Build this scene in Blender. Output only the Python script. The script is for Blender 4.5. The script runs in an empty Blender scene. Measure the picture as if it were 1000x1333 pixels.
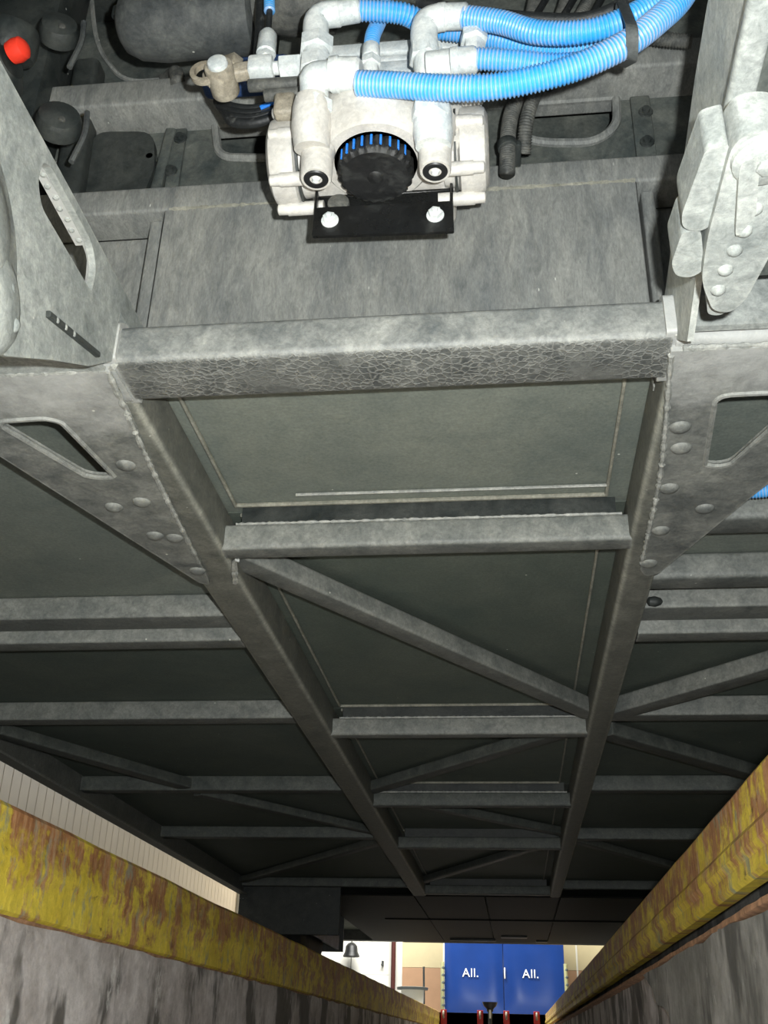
import bpy, bmesh, math, random
from mathutils import Vector, Matrix
from mathutils.geometry import tessellate_polygon
random.seed(7)
S = bpy.context.scene
C = S.collection
# ------------------------------------------------------------------ camera
cam = bpy.data.cameras.new('camera')
co = bpy.data.objects.new('camera', cam); C.objects.link(co)
cam.sensor_fit = 'AUTO'; cam.sensor_width = 36.0; cam.lens = 37.0
cam.clip_start = 0.02; cam.clip_end = 100
co.matrix_world = Matrix(((0.99351, 0.02889, 0.11000, 0), (0.11116, -0.45141, -0.88537, 0),
                          (0.02408, 0.89185, -0.45169, 0), (0, 0, 0, 1)))
S.camera = co
# ------------------------------------------------------------------ world, lights, exposure
w = bpy.data.worlds.new('hall_light'); S.world = w; w.use_nodes = True
w.node_tree.nodes['Background'].inputs[0].default_value = (0.95, 1.0, 0.98, 1)
w.node_tree.nodes['Background'].inputs[1].default_value = 0.22
def lamp(name, kind, loc, energy, color=(1, 1, 1), size=1.0, size_y=None, aim=None):
    l = bpy.data.lights.new(name, kind); l.energy = energy; l.color = color
    if kind == 'AREA':
        l.size = size
        if size_y: l.shape = 'RECTANGLE'; l.size_y = size_y
    else:
        l.shadow_soft_size = size
    o = bpy.data.objects.new(name, l); C.objects.link(o); o.location = loc
    if aim: o.rotation_euler = (Vector(aim) - Vector(loc)).to_track_quat('-Z', 'Y').to_euler()
    return o
lamp('camera_flash', 'POINT', (0.062, -0.01, 0.055), 158, (0.965, 1.0, 0.985), 0.011)
lamp('hall_lamp', 'AREA', (-1.0, 14.2, 4.6), 620, (1.0, 0.99, 0.94), 4, 1.2, (-0.6, 17.4, 0.6))
lamp('hall_lamp', 'AREA', (-1.75, 13.6, 4.2), 430, (1.0, 0.985, 0.92), 2, 1.0, (-2.85, 11.0, 1.1))
S.view_settings.view_transform = 'Standard'
S.view_settings.look = 'None'
S.view_settings.gamma = 1.0
S.view_settings.exposure = 0.0
S.view_settings.use_curve_mapping = False

# ------------------------------------------------------------------ materials
def lin(c):
    return tuple(((v / 255) / 12.92 if v / 255 <= .04045 else (((v / 255) + .055) / 1.055) ** 2.4) for v in c) + (1,)
def new_mat(name):
    m = bpy.data.materials.new(name); m.use_nodes = True
    nt = m.node_tree; b = nt.nodes['Principled BSDF']
    return m, nt, b
def nd(nt, t, **kw):
    n = nt.nodes.new(t)
    for k, v in kw.items():
        if k.startswith('i_'): n.inputs[k[2:].replace('_', ' ')].default_value = v
        else: setattr(n, k, v)
    return n
def coords(nt, scale=(1, 1, 1)):
    tc = nd(nt, 'ShaderNodeTexCoord'); mp = nd(nt, 'ShaderNodeMapping')
    mp.inputs['Scale'].default_value = scale
    nt.links.new(tc.outputs['Object'], mp.inputs['Vector'])
    return mp.outputs['Vector']
def noise(nt, vec, scale, detail=6, rough=.6, dist=0):
    n = nd(nt, 'ShaderNodeTexNoise'); n.inputs['Scale'].default_value = scale
    n.inputs['Detail'].default_value = detail; n.inputs['Roughness'].default_value = rough
    n.inputs['Distortion'].default_value = dist
    nt.links.new(vec, n.inputs['Vector']); return n.outputs['Fac']
def ramp(nt, fac, stops):
    r = nd(nt, 'ShaderNodeValToRGB'); el = r.color_ramp.elements
    while len(el) < len(stops): el.new(0.5)
    for e, (p, c) in zip(el, stops):
        e.position = p; e.color = c if len(c) == 4 else (*c, 1)
    nt.links.new(fac, r.inputs['Fac']); return r.outputs['Color']
def mix(nt, fac, a, b, mode='MIX'):
    m = nd(nt, 'ShaderNodeMix', data_type='RGBA', blend_type=mode)
    for sock, v in ((m.inputs[0], fac), (m.inputs[6], a), (m.inputs[7], b)):
        if hasattr(v, 'links') or isinstance(v, bpy.types.NodeSocket): nt.links.new(v, sock)
        else: sock.default_value = v
    return m.outputs[2]
def bump(nt, b, height, strength, dist, prev=None):
    n = nd(nt, 'ShaderNodeBump'); n.inputs['Strength'].default_value = strength
    n.inputs['Distance'].default_value = dist
    nt.links.new(height, n.inputs['Height'])
    if prev is not None: nt.links.new(prev, n.inputs['Normal'])
    nt.links.new(n.outputs['Normal'], b.inputs['Normal']); return n.outputs['Normal']
W1 = (1, 1, 1, 1); K1 = (0, 0, 0, 1)

def dusty(name, base, dust, lo=.35, hi=.75, scale=9, rough=.55, spec=.5, fine=.25, stretch=(1, 1, 1), metal=0.0, crinkle=False, specks=True, edge=0.0, mott=.55, flat=1.0, pale_span=None):
    m, nt, b = new_mat(name)
    v = coords(nt, stretch)
    f = noise(nt, v, scale, 8, .68, .4)
    col = ramp(nt, f, ((lo, lin(base)), (hi, lin(dust))))
    g = noise(nt, v, 160, 3, .7)
    col = mix(nt, fine, col, ramp(nt, g, ((.3, (.35, .35, .35)), (.7, (1.5, 1.5, 1.45)))), 'MULTIPLY')
    g2 = noise(nt, coords(nt, tuple(k * 1.0 for k in stretch)), scale * 4.5, 9, .78, .8)
    col = mix(nt, mott, col, ramp(nt, g2, ((.36, (.55, .57, .57)), (.50, (1, 1, 1)), (.66, (1.5, 1.5, 1.46)))), 'MULTIPLY')
    if pale_span:                                             # paler, mottled towards the low-Y edge
        ty = nd(nt, 'ShaderNodeSeparateXYZ'); nt.links.new(coords(nt), ty.inputs[0])
        ad2 = nd(nt, 'ShaderNodeMath', operation='MULTIPLY_ADD'); ad2.inputs[1].default_value = .55
        nt.links.new(noise(nt, v, 7, 8, .7), ad2.inputs[0]); nt.links.new(ty.outputs['Y'], ad2.inputs[2])
        mr = nd(nt, 'ShaderNodeMapRange'); mr.inputs[1].default_value = pale_span[0] + .27; mr.inputs[2].default_value = pale_span[1] + .27
        mr.inputs[3].default_value = .75; mr.inputs[4].default_value = 0
        nt.links.new(ad2.outputs[0], mr.inputs[0])
        col = mix(nt, mr.outputs[0], col, mix(nt, .5, lin((176, 178, 172)), ramp(nt, g2, ((.35, (.45,) * 3), (.65, (.62,) * 3)))))
    if flat < 1:                                          # dark coat below, dusty rear faces; shaded flanks and bright corners painted by normal
        gq = nd(nt, 'ShaderNodeNewGeometry'); sq = nd(nt, 'ShaderNodeSeparateXYZ'); nt.links.new(gq.outputs['Normal'], sq.inputs[0])
        ab = nd(nt, 'ShaderNodeMath', operation='ABSOLUTE'); nt.links.new(sq.outputs['X'], ab.inputs[0])
        ng = nd(nt, 'ShaderNodeMath', operation='MULTIPLY'); ng.inputs[1].default_value = -1; nt.links.new(sq.outputs['Z'], ng.inputs[0])
        mx = nd(nt, 'ShaderNodeMath', operation='MAXIMUM'); nt.links.new(ab.outputs[0], mx.inputs[0]); nt.links.new(ng.outputs[0], mx.inputs[1])
        col = mix(nt, 1.0, col, ramp(nt, mx.outputs[0], ((.80, W1), (.985, (flat, flat * 1.01, flat * 1.01)))), 'MULTIPLY')
    if edge:                                              # paint rubbed and dust packed along the edges
        bv = nd(nt, 'ShaderNodeBevel', samples=4); bv.inputs['Radius'].default_value = .009
        ge = nd(nt, 'ShaderNodeNewGeometry'); dt = nd(nt, 'ShaderNodeVectorMath', operation='DOT_PRODUCT')
        nt.links.new(bv.outputs['Normal'], dt.inputs[0]); nt.links.new(ge.outputs['Normal'], dt.inputs[1])
        em = mix(nt, 1.0, ramp(nt, dt.outputs['Value'], ((.86, W1), (.985, K1))), ramp(nt, g2, ((.35, (.2,) * 3), (.6, W1))), 'MULTIPLY')
        col = mix(nt, mix(nt, 1.0, em, (edge, edge, edge, 1), 'MULTIPLY'), col, lin((186, 187, 180)))
    if specks:                                            # pale grit and lime spots stuck to the coat
        vo = nd(nt, 'ShaderNodeTexVoronoi'); vo.inputs['Scale'].default_value = 34
        nt.links.new(v, vo.inputs['Vector'])
        s = ramp(nt, vo.outputs['Distance'], ((.05, W1), (.09, K1)))
        pick = ramp(nt, noise(nt, v, 21, 2), ((.62, K1), (.66, W1)))
        col = mix(nt, mix(nt, 1.0, s, pick, 'MULTIPLY'), col, lin((205, 205, 196)))
    nt.links.new(col, b.inputs['Base Color'])
    b.inputs['Metallic'].default_value = metal
    b.inputs['Specular IOR Level'].default_value = spec
    nt.links.new(ramp(nt, f, ((.3, (rough - .1,) * 3), (.8, (min(1, rough + .2),) * 3))), b.inputs['Roughness'])
    n1 = bump(nt, b, noise(nt, v, 70, 8, .75), .35, .004)
    if crinkle:                                           # shrunken wrinkled underseal
        wv = coords(nt, (190, 215, 215))
        cv = nd(nt, 'ShaderNodeTexVoronoi', feature='DISTANCE_TO_EDGE'); cv.inputs['Scale'].default_value = 1.0
        dn = nd(nt, 'ShaderNodeTexNoise'); dn.inputs['Scale'].default_value = .9; dn.inputs['Detail'].default_value = 4
        nt.links.new(wv, dn.inputs['Vector'])
        ad = nd(nt, 'ShaderNodeMix', data_type='VECTOR'); ad.inputs[0].default_value = .6
        nt.links.new(wv, ad.inputs[4]); nt.links.new(dn.outputs['Color'], ad.inputs[5])
        nt.links.new(ad.outputs[1], cv.inputs['Vector'])
        h = ramp(nt, cv.outputs['Distance'], ((0.0, W1), (.14, K1)))
        geo = nd(nt, 'ShaderNodeNewGeometry'); sx = nd(nt, 'ShaderNodeSeparateXYZ')
        nt.links.new(geo.outputs['Normal'], sx.inputs[0])
        dn2 = nd(nt, 'ShaderNodeMath', operation='LESS_THAN'); dn2.inputs[1].default_value = -.8
        nt.links.new(sx.outputs['Z'], dn2.inputs[0])
        msk = ramp(nt, noise(nt, coords(nt), 5, 2), ((.38, K1), (.52, W1)))
        mm = mix(nt, 1.0, mix(nt, 1.0, h, msk, 'MULTIPLY'), dn2.outputs[0], 'MULTIPLY')
        bump(nt, b, mm, .55, .003, n1)
        col2 = mix(nt, mix(nt, 1.0, mm, (.6, .6, .6, 1), 'MULTIPLY'), col, lin((150, 151, 146)))
        nt.links.new(col2, b.inputs['Base Color'])
    return m
def plain(name, rgb, rough=.5, metal=0.0, spec=.5, var=.12, scale=25, bumpy=.0):
    m, nt, b = new_mat(name); v = coords(nt)
    f = noise(nt, v, scale, 5)
    lo = tuple(c * (1 - var) for c in lin(rgb)[:3]); hi = tuple(min(1, c * (1 + var)) for c in lin(rgb)[:3])
    nt.links.new(ramp(nt, f, ((.3, lo), (.7, hi))), b.inputs['Base Color'])
    b.inputs['Roughness'].default_value = rough; b.inputs['Metallic'].default_value = metal
    b.inputs['Specular IOR Level'].default_value = spec
    if bumpy: bump(nt, b, noise(nt, v, scale * 3, 6), bumpy, .003)
    return m
M = {}
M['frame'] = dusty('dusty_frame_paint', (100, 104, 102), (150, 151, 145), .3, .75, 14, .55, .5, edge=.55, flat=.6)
M['frame_far_dim'] = dusty('dimmed_frame_paint', (68, 74, 72), (110, 113, 108), .3, .75, 14, .55, .5, edge=.3, flat=.6)  # frame paint darkened for the far beams: flash falloff put into the colour
M['rail'] = dusty('rail_paint_beige_dust', (118, 120, 113), (164, 163, 152), .3, .75, 12, .6, .45, edge=.2, flat=.5)
M['beam'] = dusty('wrinkled_underseal', (92, 96, 96), (156, 157, 152), .32, .72, 16, .5, .6, crinkle=True, edge=.5, flat=.5)
M['gusset'] = dusty('caked_gusset_paint', (76, 80, 80), (138, 139, 133), .3, .72, 10, .6, .5, edge=.5, pale_span=(-4.32, -4.12))
M['panel'] = dusty('dark_floor_sheet', (102, 109, 104), (130, 134, 124), .3, .8, 5, .68, .22, .25, mott=.15)
M['panel_far_dim'] = dusty('dimmed_green_floor_sheet', (80, 89, 83), (104, 109, 100), .3, .8, 4, .68, .22, .25, mott=.15)  # floor sheet darkened past the first bay, painting in the flash falloff
M['bulkhead'] = dusty('dusty_bulkhead_sheet', (106, 109, 109), (150, 150, 144), .3, .75, 7, .6, .35, .3, (2.2, 1, .6))
M['deepwall'] = dusty('dark_bay_sheet', (66, 72, 71), (122, 123, 115), .38, .78, 8, .55, .45)
M['dark'] = dusty('black_greasy_steel', (40, 45, 45), (80, 82, 78), .4, .85, 10, .45, .5)
M['pale'] = dusty('thick_pale_dust', (112, 118, 117), (166, 169, 165), .3, .7, 11, .65, .4, edge=.4)
M['pale_bright'] = dusty('brightened_pale_dust', (146, 151, 148), (190, 192, 186), .3, .7, 11, .6, .4)  # pale dust brightened to offset the flash grazing the right side member
M['batten'] = dusty('sealant_strip', (110, 110, 100), (158, 156, 144), .3, .7, 20, .6, .4)
M['weld'] = dusty('weld_bead_metal', (120, 123, 120), (180, 180, 174), .3, .7, 40, .4, .6, specks=False)
M['rubber'] = dusty('dusty_rubber', (60, 64, 66), (105, 107, 104), .35, .8, 12, .55, .4)
M['alu'] = dusty('cast_aluminium', (174, 170, 163), (206, 203, 197), .3, .7, 18, .4, .6, .12, specks=False, edge=.5, mott=.3)
M['zinc'] = dusty('dusty_zinc_plating', (182, 190, 192), (228, 230, 227), .35, .7, 30, .35, .7, .15, specks=False, mott=.3)
M['brass'] = dusty('brown_dusty_steel', (120, 112, 98), (176, 168, 152), .3, .7, 30, .5, .5, .2, specks=False)
M['black'] = dusty('black_painted_steel', (16, 17, 17), (60, 62, 60), .55, .95, 30, .3, .6)
M['dark_sheet'] = plain('added_black_sheet', (22, 23, 22), .75, spec=.2, var=.3)
M['plug'] = plain('black_plastic', (24, 25, 26), .45, var=.3)
M['silencer'] = dusty('black_plastic_silencer', (18, 19, 20), (70, 72, 70), .5, .95, 40, .45, .5)
M['bluegroove'] = plain('blue_groove_plastic', (36, 120, 214), .4)
M['red'] = plain('red_plastic', (240, 62, 42), .45)
M['bluecloth'] = plain('dark_blue_sleeve', (42, 66, 108), .6, var=.35, scale=60, bumpy=.5)
M['blackcable'] = dusty('black_rubber_cable', (34, 36, 37), (120, 120, 116), .55, .85, 60, .45, .5)
M['conduit'] = dusty('grey_corrugated_plastic', (62, 64, 63), (112, 111, 105), .35, .75, 40, .55, .4)
def hose_mat():
    m, nt, b = new_mat('blue_corrugated_plastic'); v = coords(nt)
    f = noise(nt, v, 9, 6, .7)
    geo = nd(nt, 'ShaderNodeNewGeometry'); sx = nd(nt, 'ShaderNodeSeparateXYZ')
    a = nd(nt, 'ShaderNodeAttribute', attribute_name='ring')
    d = ramp(nt, a.outputs['Fac'], ((.25, (.15,) * 3), (.8, (.85,) * 3)))
    col = mix(nt, mix(nt, 1.0, d, ramp(nt, f, ((.40, (.12,) * 3), (.62, W1))), 'MULTIPLY'), lin((30, 156, 228)), lin((170, 180, 206)))
    nt.links.new(col, b.inputs['Base Color']); b.inputs['Roughness'].default_value = .4
    return m
M['hose'] = hose_mat()
def rail_mat():
    m, nt, b = new_mat('rusty_yellow_paint'); v1 = coords(nt)
    patch = noise(nt, coords(nt, (1, 1.3, 2.2)), 5.5, 9, .68)          # rust patches
    streak = noise(nt, coords(nt, (1, 9, 2.2)), 3.0, 7, .72)           # short runs down the face
    fine = noise(nt, v1, 60, 6, .75)
    sz = nd(nt, 'ShaderNodeSeparateXYZ'); nt.links.new(v1, sz.inputs[0])
    mr = nd(nt, 'ShaderNodeMapRange'); mr.inputs[1].default_value = .24; mr.inputs[2].default_value = .345; mr.inputs[3].default_value = -.015; mr.inputs[4].default_value = .055
    nt.links.new(sz.outputs['Z'], mr.inputs[0])                        # upper edge worn to rust
    a1 = nd(nt, 'ShaderNodeMath', operation='MULTIPLY_ADD'); a1.inputs[1].default_value = .55
    nt.links.new(streak, a1.inputs[0]); nt.links.new(mr.outputs[0], a1.inputs[2])
    a2 = nd(nt, 'ShaderNodeMath', operation='MULTIPLY_ADD'); a2.inputs[1].default_value = .75
    nt.links.new(patch, a2.inputs[0]); nt.links.new(a1.outputs[0], a2.inputs[2])
    yel = ramp(nt, noise(nt, v1, 3, 6), ((.35, lin((208, 182, 52))), (.65, lin((244, 224, 92)))))
    rust = ramp(nt, noise(nt, coords(nt, (1, 9, 2)), 6, 6, .7), ((.3, lin((124, 82, 52))), (.5, lin((172, 120, 78))), (.7, lin((192, 166, 130)))))
    col = mix(nt, ramp(nt, a2.outputs[0], ((.62, K1), (.71, W1))), yel, rust)
    col = mix(nt, ramp(nt, noise(nt, coords(nt, (1, 3, 1.5)), 7, 6, .7), ((.56, K1), (.64, (.8,) * 3))), col, lin((150, 154, 134)))
    col = mix(nt, ramp(nt, noise(nt, coords(nt, (1, 1.5, 3)), 9, 5, .7), ((.64, K1), (.72, (.85,) * 3))), col, lin((82, 56, 38)))
    col = mix(nt, .5, col, ramp(nt, streak, ((.35, (.62, .6, .56)), (.6, (1.15, 1.15, 1.15)))), 'MULTIPLY')
    col = mix(nt, .4, col, ramp(nt, fine, ((.3, (.5, .5, .5)), (.7, (1.35, 1.35, 1.35)))), 'MULTIPLY')
    nt.links.new(col, b.inputs['Base Color']); b.inputs['Roughness'].default_value = .62
    bump(nt, b, fine, .4, .004, bump(nt, b, a2.outputs[0], .5, .01)); return m
M['yellow'] = rail_mat()
def concrete(name, dark, mid, pale, lime=.66):
    m, nt, b = new_mat(name); v1 = coords(nt)
    blot = noise(nt, coords(nt, (1, .9, 1.1)), 3.2, 9, .66); g = noise(nt, v1, 42, 8, .75)
    drip = noise(nt, coords(nt, (1, 1.7, .7)), 2.4, 5, .6); run = noise(nt, coords(nt, (1, 4.5, 2.4)), 4.0, 7, .7)
    col = ramp(nt, blot, ((.32, lin(dark)), (.46, lin(mid)), (.62, lin(pale))))
    col = mix(nt, ramp(nt, drip, ((.50, K1), (.56, (.85,) * 3))), col, lin(tuple(k * .8 for k in dark)))                  # damp runs
    col = mix(nt, ramp(nt, run, ((lime, K1), (lime + .06, (.8,) * 3))), col, lin((214, 212, 208)))  # lime runs
    col = mix(nt, .35, col, ramp(nt, run, ((.35, (.6, .6, .58)), (.6, (1.2, 1.2, 1.2)))), 'MULTIPLY')
    col = mix(nt, .4, col, ramp(nt, g, ((.3, (.5, .5, .5)), (.7, (1.4, 1.4, 1.4)))), 'MULTIPLY')
    nt.links.new(col, b.inputs['Base Color']); b.inputs['Roughness'].default_value = .7
    bump(nt, b, g, .6, .006, bump(nt, b, blot, .5, .012)); return m
M['concrete'] = concrete('stained_concrete', (98, 94, 86), (184, 176, 172), (222, 216, 214), .60)
M['plaster'] = concrete('dark_pit_render', (98, 97, 93), (134, 133, 128), (168, 166, 162), .64)
M['rust'] = plain('rusty_edge', (156, 118, 88), .8, var=.5, scale=40, bumpy=.6)
M['floor'] = concrete('hall_floor_concrete', (96, 94, 90), (120, 118, 112), (140, 138, 132))
M['corr'] = plain('cream_sheet', (222, 205, 178), .5, var=.05, scale=3)
M['white'] = plain('white_paint', (236, 234, 224), .5, var=.03, scale=3)
M['cream'] = plain('cream_paint', (206, 192, 152), .6, var=.04, scale=6)
M['beige'] = plain('beige_paint', (180, 142, 110), .6, var=.05, scale=6)
M['blue'] = plain('blue_gloss_paint', (27, 58, 124), .2, var=.1, scale=2.5)
M['letter'] = plain('white_lettering', (235, 238, 240), .5, var=.02)
M['pipe'] = plain('dark_red_paint', (84, 42, 38), .5)
M['bin'] = plain('grey_bin_plastic', (92, 98, 98), .5)
M['post_red'] = plain('red_paint', (176, 40, 34), .5)
M['stripe'] = plain('grey_yellow_paint', (150, 150, 110), .5)
M['tyre'] = dusty('tyre_rubber', (30, 31, 31), (58, 58, 56), .4, .8, 8, .7, .3, specks=False)

# ------------------------------------------------------------------ mesh helpers (absolute coordinates, metres; the lens is the origin)
class MB:
    def __init__(self): self.bm = bmesh.new(); self.ring = None
    def _add(self, vs, fs):
        v = [self.bm.verts.new(p) for p in vs]
        for f in fs:
            try: self.bm.faces.new([v[i] for i in f])
            except ValueError: pass
        return v
    def box(self, lo, hi, bev=.0, seg=2):
        t = bmesh.new(); bmesh.ops.create_cube(t, size=1)
        for v in t.verts:
            v.co = Vector([(lo[i] + hi[i]) / 2 + v.co[i] * (hi[i] - lo[i]) for i in range(3)])
        if bev: bmesh.ops.bevel(t, geom=t.edges[:], offset=bev, segments=seg, profile=.5, affect='EDGES')
        me = bpy.data.meshes.new('t'); t.to_mesh(me); t.free(); self.bm.from_mesh(me); bpy.data.meshes.remove(me)
        return self
    def bar(self, p0, p1, wd, ht, r=.006, up=(0, 0, 1), seg=3):
        """rounded rectangular tube from p0 to p1; p0 and p1 lie on the middle of its section"""
        p0, p1 = Vector(p0), Vector(p1); d = (p1 - p0).normalized(); u = Vector(up)
        s = d.cross(u).normalized(); u = s.cross(d).normalized()
        prof = []
        for cx, cy, a0 in ((1, 1, 0), (-1, 1, 90), (-1, -1, 180), (1, -1, 270)):
            for k in range(seg + 1):
                a = math.radians(a0 + 90 * k / seg)
                prof.append((cx * (wd / 2 - r) + r * math.cos(a), cy * (ht / 2 - r) + r * math.sin(a)))
        n = len(prof); vs = [p + s * x + u * y for p in (p0, p1) for x, y in prof]
        fs = [(i, (i + 1) % n, n + (i + 1) % n, n + i) for i in range(n)] + [tuple(range(n))[::-1], tuple(range(n, 2 * n))]
        self._add(vs, fs); return self
    def tube(self, pts, r, seg=12, rings=None, rf=None, cap=True, sub=8):
        """round tube on a smooth path; rf(t, i) gives the radius of each ring"""
        P = [Vector(p) for p in pts]
        if len(P) > 2:
            Q = [P[0] * 2 - P[1]] + P + [P[-1] * 2 - P[-2]]; path = []
            for i in range(1, len(Q) - 2):
                for k in range(sub):
                    t = k / sub; a, b, c, d = Q[i - 1:i + 3]
                    path.append(.5 * (2 * b + (c - a) * t + (2 * a - 5 * b + 4 * c - d) * t * t + (3 * b - a - 3 * c + d) * t ** 3))
            path.append(P[-1])
        else: path = P
        L = [0]
        for a, b in zip(path, path[1:]): L.append(L[-1] + (b - a).length)
        if rings is None: rings = len(path)
        res = []; j = 0
        for i in range(rings):
            s = L[-1] * i / (rings - 1)
            while j < len(L) - 2 and L[j + 1] < s: j += 1
            t = (s - L[j]) / max(1e-9, L[j + 1] - L[j]); res.append(path[j].lerp(path[j + 1], min(1, max(0, t))))
        d0 = (res[1] - res[0]).normalized(); u = d0.orthogonal().normalized(); vs = []
        lay = self.bm.verts.layers.float.get('ring') or self.bm.verts.layers.float.new('ring')
        rad = []
        for i, p in enumerate(res):
            d = (res[min(i + 1, rings - 1)] - res[max(i - 1, 0)]).normalized()
            u = (u - d * u.dot(d)).normalized(); v = d.cross(u)
            ri = rf(i / (rings - 1), i) if rf else r; rad.append(ri)
            for k in range(seg):
                a = 2 * math.pi * k / seg; vs.append(p + (u * math.cos(a) + v * math.sin(a)) * ri)
        fs = [(i * seg + k, i * seg + (k + 1) % seg, (i + 1) * seg + (k + 1) % seg, (i + 1) * seg + k) for i in range(rings - 1) for k in range(seg)]
        if cap: fs += [tuple(range(seg))[::-1], tuple(range((rings - 1) * seg, rings * seg))]
        nv = self._add(vs, fs); mn, mx = min(rad), max(rad)
        for i, v in enumerate(nv): v[lay] = (rad[i // seg] - mn) / max(1e-9, mx - mn)
        return self
    def lathe(self, p, axis, prof, seg=24):
        """prof = (distance along axis, radius) pairs; seg 6 gives a hexagon"""
        p, d = Vector(p), Vector(axis).normalized(); u = d.orthogonal().normalized(); v = d.cross(u); vs = []
        for h, r in prof:
            for k in range(seg):
                a = 2 * math.pi * k / seg; vs.append(p + d * h + (u * math.cos(a) + v * math.sin(a)) * max(r, 1e-5))
        n = len(prof)
        fs = [(i * seg + k, i * seg + (k + 1) % seg, (i + 1) * seg + (k + 1) % seg, (i + 1) * seg + k) for i in range(n - 1) for k in range(seg)]
        fs += [tuple(range(seg))[::-1], tuple(range((n - 1) * seg, n * seg))]
        self._add(vs, fs); return self
    def cyl(self, p, axis, h, r, seg=24, bev=.15):
        e = min(r, h) * bev
        return self.lathe(p, axis, ((0, r - e), (e * .3, r - e * .3), (e, r), (h - e, r), (h - e * .3, r - e * .3), (h, r - e)), seg)
    def prism(self, outer, holes, fn, t):
        """flat plate with holes: fn(a, b, h) maps outline coordinates and height h (0..t) into space"""
        loops = [outer] + list(holes); flat = [q for l in loops for q in l]
        tri = tessellate_polygon([[Vector((a, b, 0)) for a, b in l] for l in loops])
        n = len(flat); vs = [fn(a, b, 0) for a, b in flat] + [fn(a, b, t) for a, b in flat]
        fs = [tuple(x) for x in tri] + [tuple(n + i for i in x)[::-1] for x in tri]; o = 0
        for l in loops:
            k = len(l); fs += [(o + i, o + (i + 1) % k, n + o + (i + 1) % k, n + o + i) for i in range(k)]; o += k
        self._add(vs, fs); return self
    def weld(self, pts, r=.004, step=.006):
        n = max(8, int(sum((Vector(b) - Vector(a)).length for a, b in zip(pts, pts[1:])) / step))
        rs = [r * random.uniform(.45, 1.25) for _ in range(n)]
        return self.tube(pts, r, 6, n, lambda t, i: rs[i])
TH = {}
def finish(name, mb, mat, base, parent=None, smooth=True, ang=38, kind=None, label=None):
    bm = mb.bm; bmesh.ops.recalc_face_normals(bm, faces=bm.faces[:]); bm.normal_update()
    for v in bm.verts: v.co -= Vector(base)
    me = bpy.data.meshes.new(name); bm.to_mesh(me); bm.free()
    if smooth:
        for p in me.polygons: p.use_smooth = True
        me.set_sharp_from_angle(angle=math.radians(ang))
    me.materials.append(M[mat] if isinstance(mat, str) else mat)
    o = bpy.data.objects.new(name, me); C.objects.link(o)
    if parent: o.parent = parent
    else: o.location = base
    if kind: o['kind'] = kind
    if label: o['label'] = label
    return o
def thing(name, base, label, cat, group=None):
    o = bpy.data.objects.new(name, None); C.objects.link(o); o.location = base; o.empty_display_size = .1
    o['label'] = label; o['category'] = cat
    if group: o['group'] = group
    TH[o.name] = Vector(base); return o
def part(root, name, mb, mat, parent=None, **kw):
    return finish(name, mb, mat, TH[root.name], parent or root, **kw)
def single(name, mb, mat, base, label, cat, group=None, **kw):
    o = finish(name, mb, mat, base, None, **kw); o['label'] = label; o['category'] = cat
    if group: o['group'] = group
    return o
def struct(name, mb, mat, base=(0, 0, 0), **kw):
    return finish(name, mb, mat, base, None, kind='structure', **kw)
def rounded(pts, r, seg=4):
    """rounds the corners of a 2-D outline"""
    out = []; n = len(pts)
    for i in range(n):
        p, a, b = Vector(pts[i]), Vector(pts[i - 1]), Vector(pts[(i + 1) % n])
        da, db = (a - p), (b - p); rr = r[i] if isinstance(r, (list, tuple)) else r
        rr = min(rr, da.length * .48, db.length * .48); s, e = p + da.normalized() * rr, p + db.normalized() * rr
        for k in range(seg + 1):
            t = k / seg; out.append(tuple(s * (1 - t) ** 2 + p * 2 * t * (1 - t) + e * t * t))
    return out
FL = .36          # hall floor above the lens
PL, PR = -.87, .345   # inner faces of the pit edge rails

# ------------------------------------------------------------------ the setting
struct('floor', MB().box((-2.9, -1.5, FL - .25), (PL - .11, 17.5, FL - .004)), 'floor', smooth=False)
struct('floor_right', MB().box((PR + .11, -1.5, FL - .25), (4.5, 17.5, FL - .004)), 'floor', smooth=False)
struct('floor_end', MB().box((PL - .02, 13.5, FL - .25), (PR + .02, 17.5, FL - .004)), 'floor', smooth=False)
struct('floor_pit', MB().box((PL - .2, -1.5, -1.5), (PR + .2, 13.6, -1.3)), 'concrete', smooth=False)
def edge_rail(name, x, side, zb, rib):
    """steel channel along the pit edge: upper and lower face with a rib between, slightly wavy edges"""
    mb = MB(); n = 90; ys = [-1.4 + (13.55 + 1.4) * (i / n) for i in range(n + 1)]
    prof = [(.12, FL + .004), (.006, FL + .004), (0, FL - .004), (0, .296), (-rib, .286), (-rib, .268), (.001, .256), (.001, zb + .006), (.008, zb), (.03, zb), (.03, zb + .02), (.008, zb + .02), (.008, FL - .012), (.12, FL - .012)]
    vs = []
    for y in ys:
        j = random.uniform(-.0014, .0014); k = random.uniform(-.001, .001)
        for i, (d, z) in enumerate(prof):
            vs.append((x + side * d + (j * .4 if 0 < i < 12 else 0), y, z + (j if z > .3 else k)))
    m = len(prof)
    fs = [(i * m + k, i * m + (k + 1) % m, (i + 1) * m + (k + 1) % m, (i + 1) * m + k) for i in range(n) for k in range(m)]
    fs += [tuple(range(m)), tuple(range(n * m, n * m + m))]
    mb._add(vs, fs); struct(name, mb, 'yellow', ang=25)
edge_rail('trim_1', PL, -1, .186, .003)
edge_rail('trim_2', PR, 1, .228, .007)
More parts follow.
